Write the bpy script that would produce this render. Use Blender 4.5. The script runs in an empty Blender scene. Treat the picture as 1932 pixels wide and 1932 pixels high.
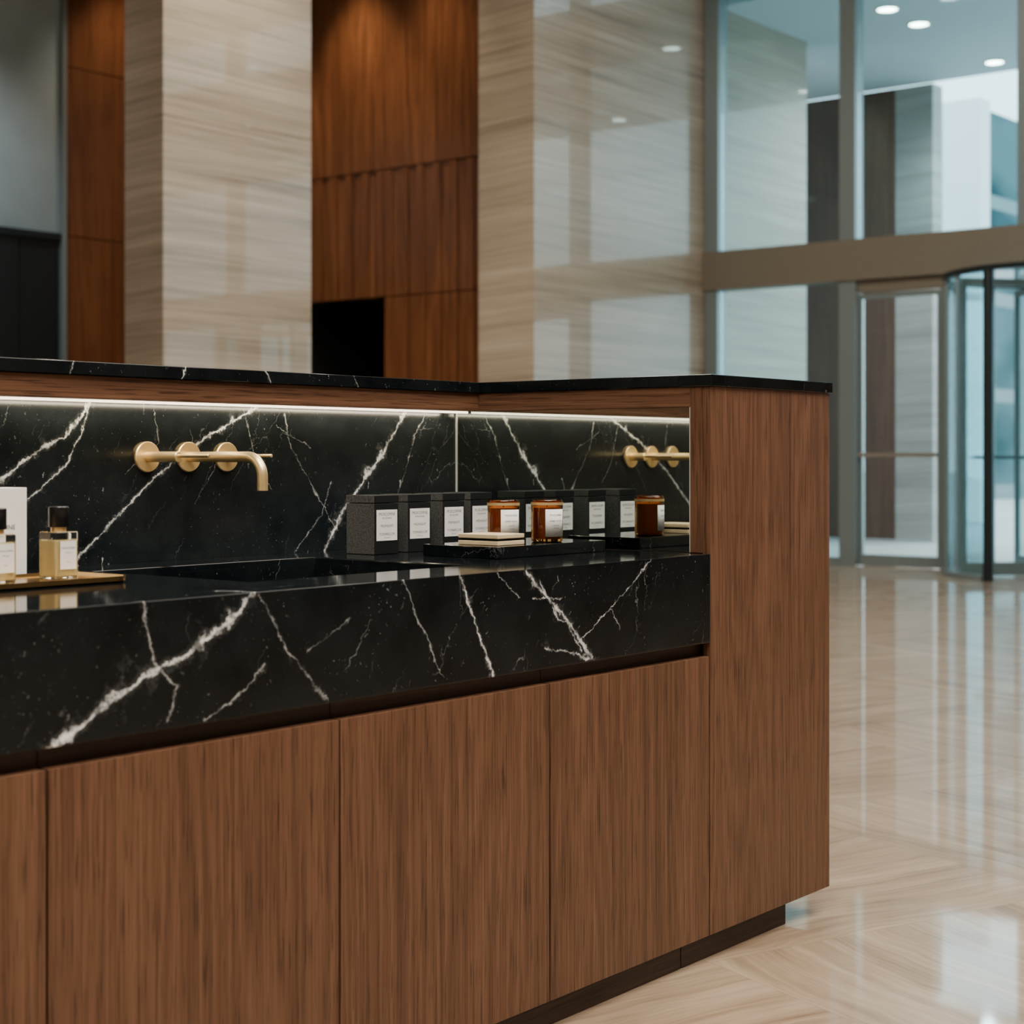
import bpy, bmesh, math, random
from mathutils import Vector, Matrix
random.seed(4)
S = bpy.context.scene
COL = S.collection

# ------------------------------------------------------------------ materials
def new_mat(name):
    m = bpy.data.materials.new(name); m.use_nodes = True
    nt = m.node_tree; nt.nodes.clear()
    out = nt.nodes.new('ShaderNodeOutputMaterial')
    b = nt.nodes.new('ShaderNodeBsdfPrincipled')
    nt.links.new(b.outputs[0], out.inputs[0])
    return m, nt, b, out

def N(nt, t, **kw):
    n = nt.nodes.new(t)
    for k, v in kw.items(): setattr(n, k, v)
    return n

def setin(nt, sock, v):
    if hasattr(v, 'is_output') or isinstance(v, bpy.types.NodeSocket): nt.links.new(v, sock)
    else: sock.default_value = v

def math_(nt, op, a, b=None, c=None, clamp=False):
    n = N(nt, 'ShaderNodeMath', operation=op, use_clamp=clamp)
    setin(nt, n.inputs[0], a)
    if b is not None: setin(nt, n.inputs[1], b)
    if c is not None: setin(nt, n.inputs[2], c)
    return n.outputs[0]

def vm(nt, op, a, b=None, scale=None):
    n = N(nt, 'ShaderNodeVectorMath', operation=op)
    setin(nt, n.inputs[0], a)
    if b is not None: setin(nt, n.inputs[1], b)
    if scale is not None: setin(nt, n.inputs['Scale'], scale)
    return n.outputs['Value'] if op in ('DOT_PRODUCT', 'DISTANCE', 'LENGTH') else n.outputs['Vector']

def noise(nt, vec, scale=1, detail=4, rough=.5, dist=0.):
    n = N(nt, 'ShaderNodeTexNoise')
    nt.links.new(vec, n.inputs['Vector'])
    n.inputs['Scale'].default_value = scale; n.inputs['Detail'].default_value = detail
    n.inputs['Roughness'].default_value = rough; n.inputs['Distortion'].default_value = dist
    return n

def ramp(nt, fac, stops):
    n = N(nt, 'ShaderNodeValToRGB'); nt.links.new(fac, n.inputs[0])
    e = n.color_ramp.elements
    while len(e) < len(stops): e.new(.5)
    for i, (p, c) in enumerate(stops):
        e[i].position = p; e[i].color = (*c, 1) if len(c) == 3 else c
    return n.outputs[0]

def mixc(nt, fac, a, b, mode='MIX'):
    n = N(nt, 'ShaderNodeMix', data_type='RGBA', blend_type=mode)
    setin(nt, n.inputs[0], fac)
    setin(nt, n.inputs[6], a if not isinstance(a, tuple) else (*a, 1))
    setin(nt, n.inputs[7], b if not isinstance(b, tuple) else (*b, 1))
    return n.outputs[2]

def maprange(nt, v, a, b, c, d, smooth=False):
    n = N(nt, 'ShaderNodeMapRange')
    if smooth: n.interpolation_type = 'SMOOTHSTEP'
    nt.links.new(v, n.inputs[0])
    for i, x in enumerate((a, b, c, d)): n.inputs[i + 1].default_value = x
    return n.outputs[0]

def pos(nt, rand=0.0):
    g = N(nt, 'ShaderNodeNewGeometry').outputs['Position']
    if rand:
        oi = N(nt, 'ShaderNodeObjectInfo')
        r = math_(nt, 'MULTIPLY', oi.outputs['Random'], rand)
        c = N(nt, 'ShaderNodeCombineXYZ')
        for i in range(3): nt.links.new(r, c.inputs[i])
        g = vm(nt, 'ADD', g, c.outputs[0])
    return g

def bump(nt, b, h, strength=.1, dist=.002):
    n = N(nt, 'ShaderNodeBump'); n.inputs['Strength'].default_value = strength
    n.inputs['Distance'].default_value = dist
    nt.links.new(h, n.inputs['Height']); nt.links.new(n.outputs[0], b.inputs['Normal'])

def simple(name, col, rough=.5, metal=0., spec=.5, noise_amt=.06, emit=None, es=0, nscale=40):
    m, nt, b, o = new_mat(name)
    n = noise(nt, pos(nt), nscale, 3)
    lo = tuple(c * (1 - noise_amt) for c in col); hi = tuple(min(1, c * (1 + noise_amt)) for c in col)
    nt.links.new(ramp(nt, n.outputs[0], [(.3, lo), (.7, hi)]), b.inputs['Base Color'])
    b.inputs['Roughness'].default_value = rough; b.inputs['Metallic'].default_value = metal
    b.inputs['Specular IOR Level'].default_value = spec
    if emit:
        b.inputs['Emission Color'].default_value = (*emit, 1); b.inputs['Emission Strength'].default_value = es
    return m

def wood(name, dark, mid, light, axis='Z', rough=.36, fine=1., ringamt=.10, lo=.32, hi=.69):
    m, nt, b, o = new_mat(name)
    p = pos(nt, 7.3)
    def mp(a, l):
        s = {'Z': (a, a, l), 'X': (l, a, a), 'Y': (a, l, a)}[axis]
        return vm(nt, 'MULTIPLY', p, s)
    n1 = noise(nt, mp(3.6 * fine, .28 * fine), 1, 2, .4)
    w = math_(nt, 'PINGPONG', math_(nt, 'MULTIPLY', n1.outputs[0], 60.), 1.0)
    n2 = noise(nt, mp(240 * fine, 2.2 * fine), 1, 3, .6)
    n3 = noise(nt, mp(110 * fine, .8 * fine), 1, 3, .6)
    n4 = noise(nt, mp(360 * fine, 9 * fine), 1, 2, .5)
    n5 = noise(nt, mp(8 * fine, .4 * fine), 1, 2, .5)
    s = math_(nt, 'ADD', math_(nt, 'MULTIPLY', w, ringamt), math_(nt, 'MULTIPLY', n2.outputs[0], .50))
    s = math_(nt, 'ADD', s, math_(nt, 'MULTIPLY', n3.outputs[0], .32))
    s = math_(nt, 'ADD', s, math_(nt, 'MULTIPLY', n5.outputs[0], .18))
    s = math_(nt, 'SUBTRACT', s, .5 * ringamt)
    c = ramp(nt, s, [(lo, dark), (.5, mid), (hi, light)])
    pores = ramp(nt, n4.outputs[0], [(.36, (.22, .20, .19)), (.44, (1, 1, 1))])
    c = mixc(nt, .7, c, pores, 'MULTIPLY')
    nt.links.new(c, b.inputs['Base Color'])
    b.inputs['Roughness'].default_value = rough
    b.inputs['Specular IOR Level'].default_value = .42
    bump(nt, b, n2.outputs[0], .12, .001)
    return m

def travertine(name, cols, rough=.2, horiz=True, coat=0.):
    m, nt, b, o = new_mat(name)
    p = pos(nt)
    sx = N(nt, 'ShaderNodeSeparateXYZ'); nt.links.new(p, sx.inputs[0])
    z = math_(nt, 'ADD', sx.outputs[2], math_(nt, 'MULTIPLY', sx.outputs[0], .01))
    z = math_(nt, 'ADD', z, math_(nt, 'MULTIPLY', sx.outputs[1], .06))
    cb = N(nt, 'ShaderNodeCombineXYZ')
    nt.links.new(sx.outputs[0], cb.inputs[0]); nt.links.new(sx.outputs[1], cb.inputs[1]); nt.links.new(z, cb.inputs[2])
    v1 = vm(nt, 'MULTIPLY', cb.outputs[0], (.30, .30, 6.5))
    v2 = vm(nt, 'MULTIPLY', cb.outputs[0], (.6, .6, 44))
    v3 = vm(nt, 'MULTIPLY', cb.outputs[0], (1.4, 1.4, 120))
    n1 = noise(nt, v1, 1, 3, .5); n2 = noise(nt, v2, 1, 4, .6); n3 = noise(nt, v3, 1, 3, .6)
    s = math_(nt, 'ADD', math_(nt, 'MULTIPLY', n1.outputs[0], .32), math_(nt, 'MULTIPLY', n2.outputs[0], .44))
    s = math_(nt, 'ADD', s, math_(nt, 'MULTIPLY', n3.outputs[0], .24))
    c = ramp(nt, s, [(.35, cols[0]), (.45, cols[1]), (.55, cols[2]), (.66, cols[3])])
    jz = math_(nt, 'ABSOLUTE', math_(nt, 'SUBTRACT', math_(nt, 'FRACT', math_(nt, 'DIVIDE', sx.outputs[2], 1.42)), .5))
    j = math_(nt, 'LESS_THAN', jz, .0035)
    c = mixc(nt, math_(nt, 'MULTIPLY', j, .35), c, (.12, .10, .08))
    nt.links.new(c, b.inputs['Base Color'])
    b.inputs['Roughness'].default_value = rough
    b.inputs['Specular IOR Level'].default_value = .15
    b.inputs['Coat Weight'].default_value = coat; b.inputs['Coat Roughness'].default_value = .015
    return m

def floor_mat():
    m, nt, b, o = new_mat('polished_travertine_floor')
    p = pos(nt)
    rot = N(nt, 'ShaderNodeVectorRotate', rotation_type='Z_AXIS'); nt.links.new(p, rot.inputs['Vector'])
    rot.inputs['Angle'].default_value = math.radians(20)
    q = rot.outputs[0]
    ck = N(nt, 'ShaderNodeTexChecker'); nt.links.new(q, ck.inputs['Vector']); ck.inputs['Scale'].default_value = 1 / 1.15
    wob = noise(nt, q, .9, 4)
    q2 = vm(nt, 'ADD', q, vm(nt, 'SCALE', wob.outputs['Color'], scale=.28))
    def pair(l, s, d=5):
        a = noise(nt, vm(nt, 'MULTIPLY', q2, (l, s, 1)), 1, d, .65); bb = noise(nt, vm(nt, 'MULTIPLY', q2, (s, l, 1)), 1, d, .65)
        mx = N(nt, 'ShaderNodeMix', data_type='FLOAT')
        nt.links.new(ck.outputs['Fac'], mx.inputs[0]); nt.links.new(a.outputs[0], mx.inputs[2]); nt.links.new(bb.outputs[0], mx.inputs[3])
        return mx.outputs[0]
    s = math_(nt, 'ADD', math_(nt, 'MULTIPLY', pair(.8, 10), .48), math_(nt, 'MULTIPLY', pair(2.0, 50), .34))
    mot = noise(nt, q, 1.6, 4, .6)
    s = math_(nt, 'ADD', s, math_(nt, 'MULTIPLY', mot.outputs[0], .18))
    c = ramp(nt, s, [(.37, (.155, .103, .064)), (.46, (.265, .192, .128)), (.54, (.345, .260, .180)), (.65, (.43, .340, .25))])
    sx = N(nt, 'ShaderNodeSeparateXYZ'); nt.links.new(q, sx.inputs[0])
    js = []
    for i in range(2):
        f = math_(nt, 'ABSOLUTE', math_(nt, 'SUBTRACT', math_(nt, 'FRACT', math_(nt, 'DIVIDE', sx.outputs[i], 1.15)), .5))
        js.append(math_(nt, 'GREATER_THAN', f, .4986))
    j = math_(nt, 'MAXIMUM', js[0], js[1])
    c = mixc(nt, math_(nt, 'MULTIPLY', j, .35), c, (.16, .12, .085))
    nt.links.new(c, b.inputs['Base Color'])
    b.inputs['Roughness'].default_value = .35
    b.inputs['Specular IOR Level'].default_value = .12
    b.inputs['Coat Weight'].default_value = .88; b.inputs['Coat Roughness'].default_value = .045
    b.inputs['Coat IOR'].default_value = 1.46
    return m

def marble(name, polys, voff=0., web=((2.6, .005, .28, 3.1, .55), (6.5, .006, .16, 5.0, .54)), spec=.28, rough=.085, lift=1.1):
    m, nt, b, o = new_mat(name)
    p0 = pos(nt)
    sx = N(nt, 'ShaderNodeSeparateXYZ'); nt.links.new(p0, sx.inputs[0])
    dv = math_(nt, 'SUBTRACT', sx.outputs[1], voff)
    x = math_(nt, 'ADD', sx.outputs[0], math_(nt, 'MULTIPLY', dv, .6))
    z = math_(nt, 'ADD', sx.outputs[2], math_(nt, 'MULTIPLY', dv, .5))
    cb = N(nt, 'ShaderNodeCombineXYZ'); nt.links.new(x, cb.inputs[0]); nt.links.new(z, cb.inputs[2])
    n1 = noise(nt, p0, 10, 4, .65); n2 = noise(nt, p0, 60, 5, .75)
    d1 = vm(nt, 'SCALE', vm(nt, 'SUBTRACT', n1.outputs['Color'], (.5, .5, .5)), scale=.030)
    d2 = vm(nt, 'SCALE', vm(nt, 'SUBTRACT', n2.outputs['Color'], (.5, .5, .5)), scale=.020)
    p = vm(nt, 'ADD', vm(nt, 'ADD', cb.outputs[0], d1), d2)
    p = vm(nt, 'MULTIPLY', p, (1, 0, 1))
    wn = noise(nt, p0, 20, 4, .7)
    wmod = maprange(nt, wn.outputs[0], .38, .62, 3.8, .70)
    brk = maprange(nt, noise(nt, p0, 26, 5, .78).outputs[0], .41, .56, .18, 1.)
    tot = None
    for w, inten, pts in polys:
        dm = None
        for a, c in zip(pts[:-1], pts[1:]):
            A = Vector((a[0], 0, a[1])); BA = Vector((c[0] - a[0], 0, c[1] - a[1]))
            sub = vm(nt, 'SUBTRACT', p, tuple(A))
            t = math_(nt, 'MULTIPLY', vm(nt, 'DOT_PRODUCT', sub, tuple(BA)), 1 / BA.length_squared, clamp=True)
            n = N(nt, 'ShaderNodeVectorMath', operation='SCALE'); n.inputs[0].default_value = tuple(BA); nt.links.new(t, n.inputs['Scale'])
            d = vm(nt, 'DISTANCE', sub, n.outputs[0])
            dm = d if dm is None else math_(nt, 'MINIMUM', dm, d)
        dm = math_(nt, 'MULTIPLY', dm, wmod)
        g = maprange(nt, dm, 0, w, inten, 0, True)
        halo = maprange(nt, dm, 0, w * 2.6, inten * .06, 0, True)
        g = math_(nt, 'MAXIMUM', g, halo)
        tot = g if tot is None else math_(nt, 'MAXIMUM', tot, g)
    if tot is not None: tot = math_(nt, 'MULTIPLY', tot, brk)
    pd = vm(nt, 'ADD', vm(nt, 'ADD', p0, vm(nt, 'SCALE', n1.outputs['Color'], scale=.07)), vm(nt, 'SCALE', n2.outputs['Color'], scale=.018))
    s2 = N(nt, 'ShaderNodeSeparateXYZ'); nt.links.new(pd, s2.inputs[0])
    c2 = N(nt, 'ShaderNodeCombineXYZ')
    nt.links.new(math_(nt, 'MULTIPLY', math_(nt, 'SUBTRACT', s2.outputs[0], math_(nt, 'MULTIPLY', s2.outputs[2], .55)), 1.7), c2.inputs[0])
    nt.links.new(s2.outputs[1], c2.inputs[1]); nt.links.new(math_(nt, 'MULTIPLY', s2.outputs[2], .6), c2.inputs[2])
    for sc, th, inten, ms, lo in web:
        v = N(nt, 'ShaderNodeTexVoronoi', feature='DISTANCE_TO_EDGE'); nt.links.new(c2.outputs[0], v.inputs['Vector']); v.inputs['Scale'].default_value = sc
        g = math_(nt, 'MULTIPLY', maprange(nt, v.outputs['Distance'], 0, th, inten, 0), maprange(nt, noise(nt, p0, ms, 4, .7).outputs[0], lo, lo + .12, 0, 1))
        tot = g if tot is None else math_(nt, 'MAXIMUM', tot, g)
    patch = maprange(nt, noise(nt, p0, 7, 2).outputs[0], .45, .65, .1, 1)
    spm = math_(nt, 'MULTIPLY', maprange(nt, noise(nt, p0, 170, 2).outputs[0], .69, .80, 0, .25), patch)
    tot = math_(nt, 'MAXIMUM', tot, spm)
    fl = math_(nt, 'MULTIPLY', maprange(nt, noise(nt, vm(nt, 'MULTIPLY', pd, (60, 60, 26)), 1, 2).outputs[0], .73, .775, 0, .5), patch)
    tot = math_(nt, 'MAXIMUM', tot, fl)
    cl = noise(nt, p0, 6, 6, .7)
    base = ramp(nt, cl.outputs[0], [(.35, (.0022 * lift, .0034 * lift, .0042 * lift)), (.7, (.008 * lift, .0108 * lift, .0118 * lift))])
    c = mixc(nt, tot, base, (.84, .86, .86))
    nt.links.new(c, b.inputs['Base Color'])
    b.inputs['Roughness'].default_value = rough
    b.inputs['Specular IOR Level'].default_value = spec
    return m

def thin_glass(name, tint, refl=.12, rough=.02):
    m = bpy.data.materials.new(name); m.use_nodes = True; nt = m.node_tree; nt.nodes.clear()
    out = nt.nodes.new('ShaderNodeOutputMaterial')
    t = N(nt, 'ShaderNodeBsdfTransparent')
    n = noise(nt, pos(nt), .7, 2)
    lo = tuple(x * .97 for x in tint)
    nt.links.new(ramp(nt, n.outputs[0], [(.3, lo), (.7, tint)]), t.inputs[0])
    g = N(nt, 'ShaderNodeBsdfGlossy'); g.inputs['Roughness'].default_value = rough
    g.inputs['Color'].default_value = (.8, .95, 1, 1)
    f = N(nt, 'ShaderNodeFresnel'); f.inputs[0].default_value = 1.4
    k = math_(nt, 'ADD', f.outputs[0], refl, clamp=True)
    k = math_(nt, 'MINIMUM', k, .45)
    mx = N(nt, 'ShaderNodeMixShader'); nt.links.new(k, mx.inputs[0])
    nt.links.new(t.outputs[0], mx.inputs[1]); nt.links.new(g.outputs[0], mx.inputs[2])
    nt.links.new(mx.outputs[0], out.inputs[0])
    return m

M = {}
WD, WM, WL = (.058, .026, .0135), (.112, .052, .0275), (.172, .086, .048)
M['walnut'] = wood('walnut_vertical', WD, WM, WL, 'Z')
M['walnut_h'] = wood('walnut_horizontal', WD, WM, WL, 'X')
M['walnut_hy'] = wood('walnut_rail', WD, WM, WL, 'Y')
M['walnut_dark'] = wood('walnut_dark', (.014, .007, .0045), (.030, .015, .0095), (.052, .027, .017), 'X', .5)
M['panel'] = wood('panel_wood', (.055, .019, .007), (.105, .038, .0140), (.17, .068, .026), 'Z', .28, .30, .12)
M['trav'] = travertine('travertine_wall', [(.140, .110, .080), (.240, .197, .148), (.305, .255, .197), (.395, .338, .27)], .25, coat=.55)
M['trav_ext'] = travertine('travertine_outside', [(.20, .185, .17), (.30, .28, .26), (.36, .34, .315), (.43, .41, .38)], .4)
M['floor'] = floor_mat()
slab_v = [(.015, 1., [(-1.754, .700), (-1.69, .733), (-1.576, .794), (-1.495, .818), (-1.398, .872), (-1.337, .925)]),
 (.006, .5, [(-1.58, .909), (-1.556, .812), (-1.515, .768), (-1.53, .72)]),
 (.0045, .32, [(-1.345, .90), (-1.285, .8035), (-1.194, .7115)]),
 (.005, .45, [(-1.463, .712), (-1.40, .74), (-1.331, .7865)]),
 (.0035, .42, [(-1.005, .899), (-.9706, .831), (-.8995, .721)]),
 (.0060, 1., [(-.8556, .915), (-.8183, .830), (-.760, .710)]),
 (.010, .75, [(-.66, .899), (-.578, .833), (-.509, .776), (-.447, .714)]),
 (.006, .7, [(-.60, .75), (-.53, .735), (-.447, .712)]),
 (.006, .55, [(-.62, .88), (-.56, .80), (-.53, .79), (-.48, .73)]),
 (.004, .6, [(-.64, .85), (-.60, .845), (-.55, .84)]),
 (.0034, .75, [(-.2332, .904), (-.383, .809), (-.4917, .748)]),
 (.003, .4, [(-.383, .809), (-.35, .765)]),
 (.003, .45, [(-.75, .90), (-.68, .85)]),
 (.003, .3, [(-1.24, .80), (-1.14, .85)])]
splash_v = [(.0085, .95, [(-1.45, 1.02), (-1.312, 1.072), (-1.2415, 1.127), (-1.168, 1.158), (-1.0988, 1.24)]),
 (.0065, .8, [(-1.30, .99), (-1.2415, 1.049), (-1.1557, 1.112), (-1.10, 1.24)]),
 (.0075, .9, [(-1.16, .89), (-1.13, .9236), (-1.02, 1.015), (-.897, 1.111), (-.79, 1.17), (-.65, 1.235)]),
 (.012, 1., [(-.47, .88), (-.4536, .9045), (-.3885, 1.0), (-.2998, 1.085), (-.17, 1.235)]),
 (.003, .40, [(-.5733, 1.217), (-.5567, 1.134), (-.474, 1.026), (-.41, .95)]),
 (.0025, .4, [(-.103, 1.24), (-.15, 1.16), (-.19, 1.06), (-.25, .98)]),
 (.0025, .3, [(-.70, 1.235), (-.66, 1.10), (-.62, 1.05)]),
 (.0025, .3, [(-.95, 1.235), (-.93, 1.15), (-1.02, 1.08)]),
 (.0025, .3, [(-.60, 1.19), (-.50, 1.14)]),
 (.0025, .3, [(-.84, 1.02), (-.76, 1.12)]),
 (.003, .4, [(-.55, .90), (-.46, .99), (-.43, 1.06)])]
cap_v = [(.006, .8, [(-.72, 1.31), (-.70, 1.27)]), (.004, .8, [(-.93, 1.31), (-.95, 1.27)]), (.004, .6, [(-.45, 1.31), (-.43, 1.27)]),
         (.005, .5, [(-1.2, 1.31), (-1.22, 1.27)])]
M['slab'] = marble('black_marble_worktop', slab_v, 0.)
M['splash'] = marble('black_marble_splashback', splash_v, .7485, ((3.2, .005, .30, 3.1, .53), (7.5, .007, .18, 5.0, .53)), .4, .2, 1.7)
M['cap'] = marble('black_marble_ledge', cap_v, .66, ((2.6, .004, .3, 3.1, .55),))
M['marble'] = marble('black_marble_small', [], 0., spec=.35)
M['brass'] = simple('brushed_brass', (1., .74, .37), .33, .82, noise_amt=.04, nscale=90)
M['brass_tray'] = simple('polished_brass_tray', (.74, .50, .22), .22, 1., noise_amt=.05, nscale=90)
M['brass_light'] = simple('cream_brass', (.80, .64, .40), .4, .25, noise_amt=.06, nscale=60)
M['led'] = simple('led_strip_light', (1, .95, .85), .5, emit=(1, .84, .60), es=4.5, noise_amt=0.01)
m, nt, b, o = new_mat('mirror_silver'); b.inputs['Metallic'].default_value = 1; b.inputs['Roughness'].default_value = .015
nt.links.new(ramp(nt, noise(nt, pos(nt), 3).outputs[0], [(.3, (.58, .64, .61)), (.7, (.61, .66, .63))]), b.inputs['Base Color']); M['mirror'] = m
M['steel'] = simple('brushed_steel', (.55, .57, .57), .3, 1.)
M['edge'] = simple('polished_mirror_edge', (.62, .64, .60), .35, .4)
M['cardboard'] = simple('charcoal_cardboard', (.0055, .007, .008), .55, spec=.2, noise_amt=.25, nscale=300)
M['cardboard_lit_side'] = simple('speckled_cardboard_lit_side', (.056, .058, .056), .7, spec=.3, noise_amt=.8, nscale=420)  # speckled board, with side shading painted in as a lighter tone
M['paper'] = simple('white_paper', (.74, .74, .72), .7, noise_amt=.03)
M['whitebox'] = simple('white_cardboard', (.82, .80, .78), .6, noise_amt=.02)
M['ink'] = simple('grey_ink', (.08, .08, .08), .7)
M['blackcap'] = simple('black_plastic_cap', (.008, .008, .009), .25)
def glassmat(name, col, rough=.03, ior=1.45, tw=1.):
    m, nt, b, o = new_mat(name)
    n = noise(nt, pos(nt), 6)
    nt.links.new(ramp(nt, n.outputs[0], [(.3, tuple(c * .95 for c in col)), (.7, col)]), b.inputs['Base Color'])
    b.inputs['Transmission Weight'].default_value = tw; b.inputs['Roughness'].default_value = rough; b.inputs['IOR'].default_value = ior
    return m
M['amber'] = glassmat('amber_glass', (.74, .40, .13))
M['amber_solid'] = simple('amber_wax', (.27, .115, .036), .4, noise_amt=.1)
M['clear'] = glassmat('clear_glass', (.97, .98, .96), 0., 1.35)
M['perfume'] = glassmat('golden_perfume', (.96, .80, .42), 0.05, 1.35, .50)
M['metal_grey'] = simple('bronze_grey_beam', (.150, .135, .107), .4, .2)
M['mullion'] = simple('pale_aluminium', (.17, .215, .225), .35, .4)
M['mullion_dark'] = simple('dark_metal_frame', (.014, .022, .026), .35, .5)
M['glass'] = thin_glass('facade_glass', (.74, .91, .95), .0, .005)
M['glass2'] = thin_glass('door_glass', (.84, .95, .97), .0, .005)
M['frosted'] = simple('blue_grey_back_painted_glass', (.22, .285, .31), .06, noise_amt=.3, nscale=.5)
M['void'] = simple('dark_void', (.006, .006, .006), .6)
M['lift'] = simple('dark_lift_metal', (.028, .036, .039), .3, .7)
M['ceil'] = simple('white_plaster', (.72, .71, .69), .8, noise_amt=.02)
M['porchceil'] = simple('porch_soffit', (.52, .57, .59), .7, noise_amt=.02)
M['brownpanel'] = wood('dark_brown_panel', (.034, .013, .007), (.072, .028, .015), (.11, .045, .026), 'Z', .5, .2, .1)
M['white_ext'] = simple('white_render', (.90, .92, .93), .8, noise_amt=.02)
M['paving'] = simple('pale_paving', (.48, .48, .46), .6, noise_amt=.1, nscale=2)
M['lampdisk'] = simple('downlight_lens', (1, 1, 1), .5, emit=(1, .90, .76), es=28, noise_amt=.01)
m, nt, b, o = new_mat('office_curtain_wall')
sx = N(nt, 'ShaderNodeSeparateXYZ'); nt.links.new(pos(nt), sx.inputs[0])
fs = []
for i, d in ((0, 4.2), (2, 2.6)):
    f = math_(nt, 'FRACT', math_(nt, 'DIVIDE', sx.outputs[i], d)); fs.append(math_(nt, 'LESS_THAN', f, .14))
j = math_(nt, 'MAXIMUM', fs[0], fs[1])
vv = noise(nt, vm(nt, 'MULTIPLY', pos(nt), (.25, .35, .5)), 1, 2)
c = ramp(nt, vv.outputs[0], [(.38, (.030, .070, .080)), (.6, (.10, .17, .185))])
nt.links.new(mixc(nt, j, c, (.22, .28, .29)), b.inputs['Base Color']); b.inputs['Roughness'].default_value = .9
b.inputs['Specular IOR Level'].default_value = 0
M['tower'] = m

# ------------------------------------------------------------------ geometry helpers
WORLD = {}
def register(o, w, parent):
    WORLD[o.name] = Vector(w)
    if parent is not None:
        o.parent = parent; o.location = Vector(w) - WORLD[parent.name]
    else: o.location = w
def tag(o, label=None, cat=None, kind=None, group=None):
    if label: o['label'] = label
    if cat: o['category'] = cat
    if kind: o['kind'] = kind
    if group: o['group'] = group
    return o
def empty(name, w, label=None, cat=None, group=None, parent=None):
    o = bpy.data.objects.new(name, None); o.empty_display_size = .05; COL.objects.link(o)
    register(o, w, parent); return tag(o, label, cat, None, group)
def from_bm(name, bm, w, mat, parent=None, bevel=0, smooth=False, seg=2):
    me = bpy.data.meshes.new(name); bmesh.ops.recalc_face_normals(bm, faces=bm.faces)
    bm.to_mesh(me); bm.free(); me.materials.append(mat)
    if smooth:
        for p in me.polygons: p.use_smooth = True
    o = bpy.data.objects.new(name, me); COL.objects.link(o); register(o, w, parent)
    if bevel:
        md = o.modifiers.new('bevel', 'BEVEL'); md.width = bevel; md.segments = seg; md.limit_method = 'ANGLE'; md.angle_limit = math.radians(40)
        md.harden_normals = False
    return o
def add_box(bm, lo, hi):
    lo = Vector(lo); hi = Vector(hi)
    vs = [bm.verts.new((x, y, z)) for x in (lo.x, hi.x) for y in (lo.y, hi.y) for z in (lo.z, hi.z)]
    for f in ((0, 1, 3, 2), (4, 6, 7, 5), (0, 4, 5, 1), (2, 3, 7, 6), (0, 2, 6, 4), (1, 5, 7, 3)):
        bm.faces.new([vs[i] for i in f])
def box(name, lo, hi, mat, parent=None, bevel=0, seg=2):
    return boxes(name, [(lo, hi)], mat, parent, bevel, seg)
def boxes(name, lst, mat, parent=None, bevel=0, seg=2):
    L = Vector([min(a[0][i] for a in lst) for i in range(3)]); H = Vector([max(a[1][i] for a in lst) for i in range(3)])
    c = Vector(((L.x + H.x) / 2, (L.y + H.y) / 2, L.z))
    bm = bmesh.new()
    for lo, hi in lst: add_box(bm, Vector(lo) - c, Vector(hi) - c)
    return from_bm(name, bm, c, mat, parent, bevel, seg=seg)
def lathe(name, prof, w, mat, parent=None, segs=40, rot=None, bevel=0):
    bm = bmesh.new(); rings = []
    for r, z in prof:
        if r < 1e-6: rings.append([bm.verts.new((0, 0, z))])
        else: rings.append([bm.verts.new((r * math.cos(2 * math.pi * i / segs), r * math.sin(2 * math.pi * i / segs), z)) for i in range(segs)])
    for a, b in zip(rings[:-1], rings[1:]):
        for i in range(segs):
            j = (i + 1) % segs
            if len(a) == 1 and len(b) > 1: bm.faces.new((a[0], b[i], b[j]))
            elif len(b) == 1 and len(a) > 1: bm.faces.new((a[i], a[j], b[0]))
            elif len(a) > 1: bm.faces.new((a[i], a[j], b[j], b[i]))
    if rot is not None: bmesh.ops.rotate(bm, verts=bm.verts, matrix=rot, cent=(0, 0, 0))
    o = from_bm(name, bm, w, mat, parent, 0, True)
    md = o.modifiers.new('edge', 'EDGE_SPLIT'); md.split_angle = math.radians(35)
    return o
def sweep(name, pts, rad, w, mat, parent=None, segs=24):
    bm = bmesh.new(); rings = []; pts = [Vector(p) for p in pts]
    for i, p in enumerate(pts):
        t = (pts[min(i + 1, len(pts) - 1)] - pts[max(i - 1, 0)]).normalized()
        side = Vector((1, 0, 0)); up = t.cross(side).normalized()
        rings.append([bm.verts.new(p + side * rad * math.cos(a) + up * rad * math.sin(a)) for a in [2 * math.pi * k / segs for k in range(segs)]])
    for a, b in zip(rings[:-1], rings[1:]):
        for i in range(segs): bm.faces.new((a[i], a[(i + 1) % segs], b[(i + 1) % segs], b[i]))
    bm.faces.new(rings[0]); bm.faces.new(rings[-1])
    o = from_bm(name, bm, w, mat, parent, 0, True)
    md = o.modifiers.new('edge', 'EDGE_SPLIT'); md.split_angle = math.radians(50)
    return o
def text_mesh(body, size):
    cu = bpy.data.curves.new('lettering', 'FONT'); cu.body = body; cu.size = size; cu.align_x = 'CENTER'; cu.align_y = 'CENTER'
    cu.resolution_u = 2
    o = bpy.data.objects.new('tmp', cu); COL.objects.link(o)
    dg = bpy.context.evaluated_depsgraph_get()
    me = bpy.data.meshes.new_from_object(o.evaluated_get(dg)); bpy.data.objects.remove(o)
    return me
def flat_text(lines, w, parent, mat):
    bm = bmesh.new()
    for t, s, dz in lines:
        me = text_mesh(t, s); me.transform(Matrix.Translation((0, 0, dz)) @ Matrix.Rotation(math.pi / 2, 4, 'X')); bm.from_mesh(me); bpy.data.meshes.remove(me)
    return from_bm('lettering', bm, w, mat, parent)
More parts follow.
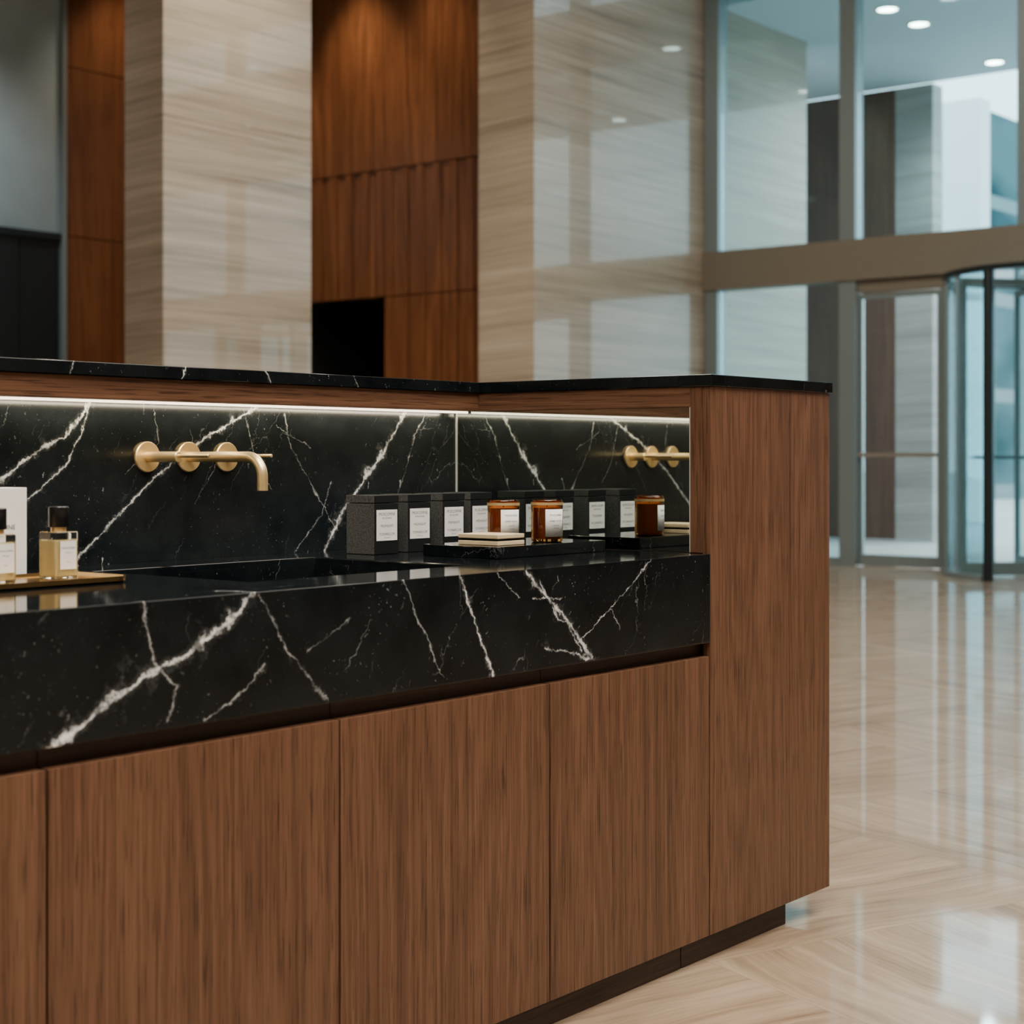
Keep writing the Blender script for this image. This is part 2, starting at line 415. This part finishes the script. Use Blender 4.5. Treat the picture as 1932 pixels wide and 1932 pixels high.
def bent_text(lines, R, theta, w, parent, mat):
    bm = bmesh.new()
    for t, s, dz in lines:
        me = text_mesh(t, s)
        for v in me.vertices:
            a = theta + v.co.x / R; v.co = Vector((R * math.cos(a), R * math.sin(a), v.co.y + dz))
        bm.from_mesh(me); bpy.data.meshes.remove(me)
    return from_bm('lettering', bm, w, mat, parent)

# ------------------------------------------------------------------ counter
U0 = -2.91
seams = [-2.91, -2.33, -1.745, -1.161, -.582, 0.0]
for i, (a, b_) in enumerate(zip(seams[:-1], seams[1:])):
    e = empty('base_cabinet', ((a + b_) / 2, .3, .06), 'walnut base cabinet with flat handleless door under black marble worktop', 'cabinet', 'walnut base cabinets')
    box('body', (a + .001, .024, .062), (b_ - .001, .74, .709), M['walnut_dark'], e)
    box('door', (a + .0022, 0, .06), (b_ - (.0045 if b_ == 0 else .0028), .0225, .6785), M['walnut'], e, .0008)
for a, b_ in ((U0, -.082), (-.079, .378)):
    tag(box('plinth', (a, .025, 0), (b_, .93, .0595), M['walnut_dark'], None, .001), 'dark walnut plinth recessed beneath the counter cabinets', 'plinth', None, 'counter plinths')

wt = empty('worktop', (-1.45, .37, .709), 'thick black marble worktop with white veins and integrated basin', 'worktop')
bu0, bu1, bv0, bv1 = -1.21, -.63, .165, .60
def ring_slab(name, o0, o1, i0, i1, z0, z1, mat, parent, bevel):
    c = Vector(((o0[0] + o1[0]) / 2, (o0[1] + o1[1]) / 2, z0)); bm = bmesh.new()
    def rect(a, b2, z): return [bm.verts.new(Vector(q) - c) for q in ((a[0], a[1], z), (b2[0], a[1], z), (b2[0], b2[1], z), (a[0], b2[1], z))]
    ot, ob, it, ib = rect(o0, o1, z1), rect(o0, o1, z0), rect(i0, i1, z1), rect(i0, i1, z0)
    for i in range(4):
        j = (i + 1) % 4
        bm.faces.new((ot[i], ot[j], it[j], it[i])); bm.faces.new((ob[i], ob[j], ib[j], ib[i]))
        bm.faces.new((ot[i], ot[j], ob[j], ob[i])); bm.faces.new((it[i], it[j], ib[j], ib[i]))
    return from_bm(name, bm, c, mat, parent, bevel)
ring_slab('slab', (U0, -.002), (-.001, .748), (bu0, bv0), (bu1, bv1), .709, .905, M['slab'], wt, .003)
t = .008
boxes('basin', [((bu0 + .001, bv0 + .001, .735), (bu1 - .001, bv1 - .001, .75)),
                ((bu0 + .001, bv0 + .001, .75), (bu0 + t, bv1 - .001, .892)), ((bu1 - t, bv0 + .001, .75), (bu1 - .001, bv1 - .001, .892)),
                ((bu0 + t, bv0 + .001, .75), (bu1 - t, bv0 + t, .892)), ((bu0 + t, bv1 - t, .75), (bu1 - t, bv1 - .001, .892))], M['marble'], wt)
lathe('drain', [(0, 0), (.03, 0), (.03, .004), (.024, .006), (0, .006)], ((bu0 + bu1) / 2, .42, .75), M['brass'], wt)

tag(box('splashback', (U0, .7485, .9052), (0.003, .768, 1.2295), M['splash']), 'black marble splashback panel with bold white veins', 'splashback')
rp = empty('counter_back', (-1.4, .85, .06), 'walnut raised back of the counter with overhanging fascia', 'partition')
box('body', (U0, .769, .06), (-.001, .96, 1.2765), M['walnut_h'], rp, .001)
box('fascia', (U0, .669, 1.232), (-.001, .7685, 1.2765), M['walnut_h'], rp, .001)
tag(box('led_strip', (U0, .701, 1.2272), (-.003, .706, 1.2318), M['led']), 'glowing warm white LED strip under the walnut fascia', 'light strip')
ec = empty('end_cabinet', (.27, .48, .06), 'tall walnut end cabinet with mirror set into its inner face', 'cabinet')
box('body', (.022, .021, .062), (.548, .96, 1.2765), M['walnut_dark'], ec)
box('panel', (.0006, 0, .06), (.3522, .0205, 1.2765), M['walnut'], ec, .0008)
box('panel', (.3534, 0, .06), (.55, .0205, 1.2765), M['walnut'], ec, .0008)
box('panel', (.5485, .021, .06), (.55, .96, 1.2765), M['walnut'], ec)
fr = empty('mirror_frame', (0, .4, .906), None, None, None, ec)
box('stile', (0, .021, .906), (.0215, .0525, 1.2765), M['walnut'], fr, .0008)
box('rail', (0, .0528, 1.232), (.0215, .7684, 1.2765), M['walnut_hy'], fr, .0008)
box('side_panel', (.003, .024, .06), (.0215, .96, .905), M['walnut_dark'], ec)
mo = box('mirror', (.006, .053, .906), (.0215, .748, 1.2315), M['mirror'], ec); tag(mo, 'frameless mirror pane reflecting the marble and faucet')
box('mirror_trim', (.0015, .0528, .906), (.0062, .0556, 1.2315), M['edge'], ec)
box('mirror_trim', (.0035, .7445, .906), (.0062, .7475, 1.2315), M['edge'], ec)
tag(box('ledge_top', (U0, .661, 1.277), (-.0055, .968, 1.303), M['cap'], None, .0015), 'black marble capping slab along the raised counter back', 'ledge', None, 'black marble capping slabs')
tag(box('ledge_top', (-.0045, -.006, 1.277), (.556, .968, 1.303), M['cap'], None, .0015), 'black marble capping slab on the walnut end cabinet', 'ledge', None, 'black marble capping slabs')

# ------------------------------------------------------------------ faucet
fz = 1.12; SV = .7482
fa = empty('wall_faucet', (-.857, SV, fz), 'brushed brass wall-mounted faucet with three round rosettes', 'faucet')
RX = Matrix.Rotation(math.pi / 2, 3, 'X')
for k, u in enumerate((-.966, -.857, -.752)):
    lathe('rosette', [(0, 0), (.0305, 0), (.0315, .002), (.0315, .006), (.0300, .008), (0, .008)], (u, SV, fz), M['brass'], fa, 48, RX)
for u, L1 in ((-.966, .095), (-.752, .045)):
    h = empty('handle', (u, SV - .008, fz), None, None, None, fa)
    lathe('valve_body', [(0, 0), (.0108, 0), (.0108, L1 - .001), (.0098, L1), (0, L1)], (u, SV - .0081, fz), M['brass'], h, 32, RX)
    lathe('lever', [(0, 0), (.0038, 0), (.0038, .09), (.003, .091), (0, .091)], (u, SV - .0081 - L1, fz + .002), M['brass'], h, 20, RX)
pts = [(0, 0, 0), (0, -.09, 0)]
R = .042
for k in range(13):
    a = math.pi / 2 * k / 12
    pts.append((0, -.18 - R * math.sin(a), -R + R * math.cos(a)))
pts.append((0, -.18 - R, -.068))
sp_ = sweep('spout', pts, .0108, (-.857, SV - .008, fz), M['brass'], fa)

# ------------------------------------------------------------------ boxes
WZ = .9053
for i, (u, dv_) in enumerate(((-.498, 0), (-.376, .012), (-.248, .020), (-.136, .030))):
    v0 = .55 + dv_
    e = empty('gift_box', (u + .039, v0 + .042, WZ), 'charcoal cardboard candle box with white paper label on worktop', 'box', 'charcoal product boxes')
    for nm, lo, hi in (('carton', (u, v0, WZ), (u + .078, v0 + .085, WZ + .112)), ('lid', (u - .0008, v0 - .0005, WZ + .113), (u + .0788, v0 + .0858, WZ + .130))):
        ob = box(nm, lo, hi, M['cardboard'], e, .0012); ob.data.materials.append(M['cardboard_lit_side'])
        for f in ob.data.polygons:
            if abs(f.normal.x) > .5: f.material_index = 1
    box('label', (u + .007, v0 - .0008, WZ + .030), (u + .073, v0, WZ + .098), M['paper'], e)
    flat_text([('MUSCOPINE', .0095, .024), ('BOULEVARD', .0055, .0155), ('MIDNIGHT', .0085, -.002), ('TOMARICUM', .0085, -.020), ('NET 190 G', .004, -.028)],
              (u + .040, v0 - .0010, WZ + .064), e, M['ink'])

# ------------------------------------------------------------------ tray, candles, brass case
TZ = WZ + .025
tag(box('display_tray', (-.45, .24, WZ), (-.062, .45, TZ), M['marble'], None, .0015), 'rectangular black marble tray on the worktop', 'tray')
TZ += .0003
def candle(u, v, th, lab):
    e = empty('candle', (u, v, TZ), lab, 'candle', 'amber glass candles')
    R = .0355; H = .094
    lathe('jar', [(0, 0), (R - .004, 0), (R - .001, .0015), (R, .005), (R, H - .004), (R - .001, H - .001), (R - .002, H), (R - .0035, H - .001), (R - .0035, .007), (0, .007)],
          (u, v, TZ), M['amber'], e, 56)
    lathe('wax', [(0, .0075), (R - .0042, .0075), (R - .0042, H - .018), (0, H - .018)], (u, v, TZ), M['amber_solid'], e, 40)
    lathe('rim', [(R + .0002, H - .012), (R + .0008, H - .012), (R + .0008, H - .006), (R + .0002, H - .006)], (u, v, TZ), M['brass'], e, 56)
    lathe('wick', [(0, 0), (.0012, 0), (.001, .008), (0, .009)], (u, v, TZ + H - .018), M['blackcap'], e, 8)
    bm = bmesh.new(); RR = R + .0006; half = math.radians(40); prev = None
    for k in range(21):
        a = th - half + 2 * half * k / 20
        c = (bm.verts.new((RR * math.cos(a), RR * math.sin(a), .012)), bm.verts.new((RR * math.cos(a), RR * math.sin(a), .073)))
        if prev: bm.faces.new((prev[0], c[0], c[1], prev[1]))
        prev = c
    lb = from_bm('label', bm, (u, v, TZ), M['paper'], e, 0, True)
    md = lb.modifiers.new('thick', 'SOLIDIFY'); md.thickness = .0003
    bent_text([('MUSCOPINE', .0058, .060), ('AMBER WOOD', .0048, .047), ('SCENTED', .0038, .037), ('CANDLE', .0038, .031), ('190 G', .003, .020)], RR + .0004, th, (u, v, TZ), e, M['ink'])
candle(-.281, .362, math.radians(250), 'amber glass jar candle with white label beside brass case')
candle(-.197, .3045, math.radians(252), 'amber glass jar candle with white label near the mirror')
e = empty('trinket_case', (-.365, .33, TZ), 'pale brass case with black marble inlay lid on marble tray', 'case')
box('base', (-.410, .272, TZ), (-.319, .384, TZ + .009), M['brass_light'], e, .001)
box('inlay', (-.407, .275, TZ + .0092), (-.322, .381, TZ + .014), M['marble'], e, .001)
box('lid', (-.410, .272, TZ + .0142), (-.319, .384, TZ + .0235), M['brass_light'], e, .0015)

# ------------------------------------------------------------------ perfume group
def tray_round(name, u0, u1, v0, v1, z, mat):
    bm = bmesh.new(); cx, cy = (u0 + u1) / 2, (v0 + v1) / 2
    def ring(ins, zz):
        out = []; r = .03 - min(ins, .02)
        for qx, qy, a0 in ((u1, v1, 0), (u0, v1, 90), (u0, v0, 180), (u1, v0, 270)):
            sx_ = 1 if qx == u1 else -1; sy_ = 1 if qy == v1 else -1
            ox, oy = qx - sx_ * (ins + r) - cx, qy - sy_ * (ins + r) - cy
            for k in range(9):
                a = math.radians(a0 + 90 * k / 8); out.append(bm.verts.new((ox + r * math.cos(a), oy + r * math.sin(a), zz)))
        return out
    rs = [ring(.006, 0), ring(.0005, .003), ring(0, .011), ring(.0018, .011), ring(.0035, .005)]
    for a, b2 in zip(rs[:-1], rs[1:]):
        n = len(a)
        for i in range(n): bm.faces.new((a[i], a[(i + 1) % n], b2[(i + 1) % n], b2[i]))
    bm.faces.new(rs[0]); bm.faces.new(rs[-1])
    return from_bm(name, bm, (cx, cy, z), mat)
tag(tray_round('vanity_tray', -1.78, -1.335, .325, .505, WZ, M['brass_tray']), 'brass tray with rounded corners holding perfume bottles', 'tray')
PZ = WZ + .0053
def perfume(u, v):
    e = empty('perfume_bottle', (u, v, PZ), 'square clear glass perfume bottle with golden liquid and black cap', 'perfume bottle', 'perfume bottles')
    s = .0235
    box('bottle', (u - s, v - s, PZ), (u + s, v + s, PZ + .082), M['clear'], e, .003, 3)
    box('perfume', (u - s + .003, v - s + .003, PZ + .006), (u + s - .003, v + s - .003, PZ + .068), M['perfume'], e, .002)
    lathe('collar', [(0, 0), (.013, 0), (.013, .007), (0, .007)], (u, v, PZ + .0822), M['brass'], e, 32)
    lathe('cap', [(0, 0), (.0165, 0), (.0172, .001), (.0172, .034), (.016, .0355), (0, .0355)], (u, v, PZ + .0893), M['blackcap'], e, 40)
    box('label', (u - .014, v - s - .0006, PZ + .018), (u + .019, v - s - .0001, PZ + .066), M['paper'], e)
    flat_text([('MUSCOPINE', .005, .012), ('PARFUM', .0035, .004), ('50 ML', .003, -.012)], (u + .0025, v - s - .0008, PZ + .042), e, M['ink'])
perfume(-1.424, .414); perfume(-1.548, .414)
e = empty('white_carton', (-1.44, .59, WZ), 'tall white cardboard perfume box behind the brass tray', 'box')
box('carton', (-1.50, .56, WZ), (-1.385, .62, WZ + .160), M['whitebox'], e, .001)
flat_text([('MUSCOPINE', .012, .0), ('PARFUM', .007, -.014)], (-1.4425, .5594, WZ + .09), e, M['ink'])

# ------------------------------------------------------------------ room
def st(o): o['kind'] = 'structure'; return o
CZ = 7.0
st(box('floor', (-9, -13, -.1), (12.75, 13.4, 0), M['floor']))
st(box('ceiling', (-9, -13, CZ), (12.75, 13.4, CZ + .2), M['ceil']))
st(box('wall_west', (-9.2, -13, 0), (-9, 13.4, CZ), M['trav']))
st(box('wall_south', (-9, -13.2, 0), (12.5, -13, CZ), M['trav']))
FU = 12.59
FV = -2.2
st(box('wall_southeast_block', (FU - .1, -13, 0), (FU + .2, FV, CZ), M['panel']))  # unseen wall added to keep facade reflections off the worktop front
st(box('wall_east', (9.50, 7.94, 0), (14.8, 8.63, CZ), M['trav']))
st(box('wall_column', (5.88, 9.0, 0), (7.58, 9.5, CZ), M['trav']))
wv0, wv1, ov0, ov1 = 8.63, 13.0, 10.08, 11.7
P = []
def courses(v0, v1, bands, n, gap=.002):
    w = (v1 - v0) / n
    for z0, z1 in bands:
        for k in range(n): P.append(((9.70 + (.012 if gap > .003 and k % 2 else 0), v0 + k * w + gap, z0 + .006), (9.76, v0 + (k + 1) * w - gap, z1 - .006)))
courses(wv0, ov0, ((0, 2.79), (2.79, 4.12)), 13, .005)
courses(ov1, wv1, ((0, 2.79), (2.79, 4.12)), 11, .005)
courses(ov0, ov1, ((2.79, 4.12),), 14, .005)
courses(wv0, wv1, ((4.12, CZ),), 6)
st(boxes('wall_northeast', P, M['panel']))
st(boxes('wall_backing', [((9.765, 8.64, 0), (9.9, ov0, CZ)), ((9.765, ov1, 0), (9.9, 13, CZ)), ((9.765, ov0, 2.8), (9.9, ov1, CZ))], M['void']))
st(boxes('wall_passage', [((9.9, ov0 - .1, 0), (12, ov0, 2.9)), ((9.9, ov1, 0), (12, ov1 + .1, 2.9)), ((12, ov0 - .1, 0), (12.1, ov1 + .1, 2.9)), ((9.9, ov0 - .1, 2.9), (12, ov1 + .1, 3.0))], M['void']))
P = []
for z0, z1 in ((0, 3.48), (3.48, 5.29), (5.29, CZ)):
    for k in range(6): P.append(((7.86 + k * .307 + .002, 13.0, z0 + .006), (7.86 + (k + 1) * .307 - .002, 13.06, z1 - .006)))
st(boxes('wall_north', P, M['panel']))
st(box('wall_north_backing', (-9, 13.07, 0), (9.9, 13.2, CZ), M['void']))
st(box('window_1', (4.2, 13.02, 3.50), (7.80, 13.06, CZ), M['frosted']))
st(box('trim_1', (7.80, 12.98, 0), (7.858, 13.06, CZ), M['mullion']))
st(box('trim_2', (4.2, 12.99, 3.42), (7.80, 13.06, 3.495), M['mullion_dark']))
st(boxes('door_2', [((4.2 + k * .62, 13.02, 0), (4.2 + (k + 1) * .62 - .012, 13.06, 3.41)) for k in range(6)][:5] + [((7.305, 13.03, 0), (7.79, 13.06, 3.41))], M['lift']))
st(box('wall_north_stone', (-9, 13.0, 0), (4.19, 13.06, CZ), M['trav']))

# facade
BZ0, BZ1 = 2.93, 3.35
st(box('trim_3', (FU - .12, FV + .01, BZ0), (FU + .12, 7.93, BZ1), M['metal_grey']))
posts = [7.84, 6.20, 2.62, .72, -1.18, -2.09]
n = 4
for pv in posts:
    w = .095 if pv != 7.84 else .08
    st(box('trim_%d' % n, (FU - .09, pv - w, 0), (FU + .09, pv + w, BZ0 - .001), M['mullion'])); n += 1
up = [7.84, 6.20, 4.3, 2.4, .5, -1.1, -2.09]
for pv in up:
    st(box('trim_%d' % n, (FU - .09, pv - .09, BZ1 + .001), (FU + .09, pv + .09, CZ), M['mullion'])); n += 1
wn_ = 2
for a, b2 in zip(up[:-1], up[1:]):
    st(box('window_%d' % wn_, (FU - .01, b2 + .092, BZ1 + .002), (FU + .01, a - .092, CZ - .01), M['glass'])); wn_ += 1
lower = [(6.297, 7.757)] + [(b2 + .097, a - .097) for a, b2 in zip(posts[2:-1], posts[3:])]
for a, b2 in lower:
    st(box('window_%d' % wn_, (FU - .01, a, .08), (FU + .01, b2, BZ0 - .002), M['glass'])); wn_ += 1
    st(box('trim_%d' % n, (FU - .04, a, 0), (FU + .04, b2, .078), M['mullion'])); n += 1
d = st(empty('door_1', (FU, 5.65, 0)))
box('door_frame', (FU - .05, 5.16, 0), (FU + .05, 5.20, 2.80), M['mullion'], d)
box('door_frame', (FU - .05, 5.16, 2.801), (FU + .05, 6.10, 2.925), M['metal_grey'], d)
leaf = empty('door_leaf', (FU, 5.67, .01), None, None, None, d)
boxes('leaf_frame', [((FU - .025, 5.205, .01), (FU + .025, 5.24, 2.79)), ((FU - .025, 6.06, .01), (FU + .025, 6.10, 2.79)),
                     ((FU - .025, 5.24, .01), (FU + .025, 6.06, .12)), ((FU - .025, 5.24, 2.74), (FU + .025, 6.06, 2.79))], M['mullion'], leaf)
box('glass_pane', (FU - .006, 5.241, .121), (FU + .006, 6.059, 2.739), M['glass2'], leaf)
box('push_bar', (FU - .09, 5.22, 1.12), (FU - .06, 6.08, 1.16), M['steel'], leaf)
st(box('trim_%d' % n, (FU - .05, 5.03, 0), (FU + .05, 5.155, BZ0 - .002), M['mullion'])); n += 1

# revolving door
rc = Vector((12.40, 3.87)); RR = 1.10
rd = empty('revolving_door', (rc.x, rc.y, 0), 'glass revolving door with slim dark metal frame at the lobby facade', 'revolving door')
def arc_wall(name, r0, r1, a0, a1, z0, z1, mat, par, k=24):
    a0, a1 = math.radians(a0), math.radians(a1)
    bm = bmesh.new(); prev = None; first = None; full = abs(a1 - a0 - 2 * math.pi) < 1e-4
    for i in range(k + (0 if full else 1)):
        a = a0 + (a1 - a0) * i / k
        c = [bm.verts.new((r * math.cos(a), r * math.sin(a), z)) for r, z in ((r0, 0), (r1, 0), (r1, z1 - z0), (r0, z1 - z0))]
        if prev:
            for q in range(4): bm.faces.new((prev[q], c[q], c[(q + 1) % 4], prev[(q + 1) % 4]))
        else: first = c
        prev = c
    if full:
        for q in range(4): bm.faces.new((prev[q], first[q], first[(q + 1) % 4], prev[(q + 1) % 4]))
    else:
        bm.faces.new(first); bm.faces.new(prev)
    return from_bm(name, bm, (rc.x, rc.y, z0), mat, par)
arc_wall('canopy_ring', RR - .035, RR + .03, 0, 360, 2.80, 2.85, M['mullion_dark'], rd, 64)
lathe('canopy_glass', [(0, 0), (RR - .037, 0), (RR - .037, .012), (0, .012)], (rc.x, rc.y, 2.82), M['glass2'], rd, 48)
for a0, a1 in ((60, 160), (200, 300)):
    arc_wall('drum_wall', RR - .010, RR + .0, a0, a1, .05, 2.80, M['glass2'], rd)
    arc_wall('base_rail', RR - .03, RR + .03, a0, a1, 0, .05, M['mullion'], rd)
for a, r, mt in ((60, .02, 'mullion'), (300, .02, 'mullion'), (88, .03, 'mullion_dark'), (272, .03, 'mullion_dark'), (122, .022, 'mullion'), (238, .022, 'mullion'), (140, .016, 'mullion'), (220, .016, 'mullion')):
    x, y = rc.x + RR * math.cos(math.radians(a)), rc.y + RR * math.sin(math.radians(a))
    lathe('post', [(0, 0), (r, 0), (r, 2.80), (0, 2.80)], (x, y, 0), M[mt], rd, 16)
for a in (163, 197):
    x, y = rc.x + RR * math.cos(math.radians(a)), rc.y + RR * math.sin(math.radians(a))
    lathe('post', [(0, 0), (.045, 0), (.045, 2.80), (0, 2.80)], (x, y, 0), M['mullion_dark'], rd, 16)
lathe('shaft', [(0, 0), (.03, 0), (.03, 2.80), (0, 2.80)], (rc.x, rc.y, 0), M['mullion_dark'], rd, 20)
for a in (48, 138, 228, 318):
    wg = empty('door_wing', (rc.x, rc.y, .02), None, None, None, rd)
    for nm, lst, mt in (('wing_frame', [((.05, -.02, 0), (.09, .02, 2.76)), ((1.00, -.02, 0), (1.045, .02, 2.76)), ((.09, -.02, 0), (1.00, .02, .12)), ((.09, -.02, 2.69), (1.00, .02, 2.76)), ((.2, -.05, 1.08), (.9, -.025, 1.11))], M['mullion']),
                        ('glass_pane', [((.091, -.004, .121), (.999, .004, 2.689))], M['glass2'])):
        bm = bmesh.new()
        for lo, hi in lst: add_box(bm, lo, hi)
        bmesh.ops.rotate(bm, verts=bm.verts, matrix=Matrix.Rotation(math.radians(a), 3, 'Z'), cent=(0, 0, 0))
        from_bm(nm, bm, (rc.x, rc.y, .02), mt, wg)

# outside
st(box('floor_outside', (12.80, -60, -.12), (120, 80, -.02), M['paving']))
st(box('ceiling_porch', (12.80, -14, 6.1), (17.8, 12, 6.4), M['porchceil']))
st(box('wall_porch_dark', (17.8, 8.25, 0), (18.1, 12, 6.09), M['brownpanel']))
st(box('wall_porch_stone', (17.8, 7.71, 0), (18.1, 8.249, 6.09), M['trav_ext']))
st(box('wall_porch_side', (14.81, 12, 0), (18.1, 12.2, 6.09), M['brownpanel']))
st(box('wall_outside_white', (24, 9.72, 0), (24.4, 16, 7.2), M['white_ext']))
tag(box('office_building', (39.7, 16.4, -.02), (100, 30, 10.4), M['tower']), 'blue glass office building across the street', 'building')

def downlight(x, y, z, r, grp, lab):
    e = empty('downlight', (x, y, z), lab, 'light', grp)
    lathe('trim_ring', [(r, 0), (r + .02, 0), (r + .02, -.012), (r, -.012), (r, 0)], (x, y, z), M['ceil'], e, 32)
    lathe('lens', [(0, -.004), (r - .001, -.004), (r - .001, -.001), (0, -.001)], (x, y, z), M['lampdisk'], e, 32)
for u, v in ((14.04, 6.51), (14.86, 6.52), (17.2, 6.6), (14.86, 3.5), (17.2, 3.5)):
    downlight(u, v, 6.098, .11, 'porch downlights', 'round recessed downlight glowing in porch ceiling')
for u in (-4, -1, 2, 5, 8, 11):
    for v in (-6, -2.5, 1, 4.5, 7.2):
        downlight(u, v, CZ - .002, .11, 'lobby downlights', 'round recessed downlight glowing in lobby ceiling')

# ------------------------------------------------------------------ lights
def area(loc, size, energy, col, rot=(0, 0, 0), sy=None, nm='ceiling_fill'):
    l = bpy.data.lights.new(nm, 'AREA'); l.energy = energy; l.color = col; l.shape = 'RECTANGLE'; l.size = size; l.size_y = sy or size
    o = bpy.data.objects.new(nm, l); o.location = loc; o.rotation_euler = rot; COL.objects.link(o)
def spot(loc, energy, col, ang=110, rad=.08, rot=(0, 0, 0)):
    l = bpy.data.lights.new('downlight_or_fill_beam', 'SPOT'); l.energy = energy; l.color = col; l.spot_size = math.radians(ang); l.spot_blend = .8; l.shadow_soft_size = rad
    o = bpy.data.objects.new('downlight_or_fill_beam', l); o.location = loc; o.rotation_euler = rot; COL.objects.link(o)
area((-3, -3, CZ - .1), 5, 1100, (1, .92, .81))  # unseen soft panels added as fill for lobby and counter front
area((3, -2, CZ - .1), 5, 640, (1, .91, .79))
area((6, 4, CZ - .1), 4, 560, (1, .90, .77))
area((-1.455, .711, 1.2255), 2.88, 4.5, (1, .84, .60), (math.radians(24), 0, 0), .006, 'led_lamp')
for vv_, en in ((9.3, 300), (10.4, 650), (11.9, 420)): spot((9.15, vv_, CZ - .15), en, (1, .82, .60), 70)  # spots added to wash the timber wall, no fixtures above them
spot((8.6, 12.4, CZ - .15), 260, (1, .82, .60), 90)
spot((6.4, 8.2, CZ - .15), 650, (1, .88, .72), 100)  # this spot and the next have no downlight fixture either
spot((5.5, 11.5, CZ - .15), 800, (.9, .97, 1), 110)
for u, v in ((14.86, 6.52), (17.0, 6.6), (14.86, 3.5)): spot((u, v, 6.0), 460, (.95, .98, 1), 150)
W = bpy.data.worlds.new('World'); S.world = W; W.use_nodes = True
wnt = W.node_tree; bg = wnt.nodes['Background']
tc = wnt.nodes.new('ShaderNodeTexCoord'); sp2 = wnt.nodes.new('ShaderNodeSeparateXYZ'); wnt.links.new(tc.outputs['Generated'], sp2.inputs[0])
cr = wnt.nodes.new('ShaderNodeValToRGB'); wnt.links.new(sp2.outputs[2], cr.inputs[0])
cr.color_ramp.elements[0].color = (.95, .98, .98, 1); cr.color_ramp.elements[1].color = (.74, .86, .95, 1)
wnt.links.new(cr.outputs[0], bg.inputs[0]); bg.inputs[1].default_value = 4.8

# ------------------------------------------------------------------ camera
cd = bpy.data.cameras.new('camera'); cam = bpy.data.objects.new('camera', cd); COL.objects.link(cam)
cam.location = (-3.1888, -2.003, 1.12)
cam.rotation_euler = (math.pi / 2, 0, math.atan2(.627, .779) - math.pi / 2)
cd.sensor_width = 36; cd.lens = 36 * 3185 / 1932; cd.shift_y = -104 / 1932
cd.dof.use_dof = True; cd.dof.focus_distance = 3.6; cd.dof.aperture_fstop = 4.5
cd.clip_end = 300
S.camera = cam
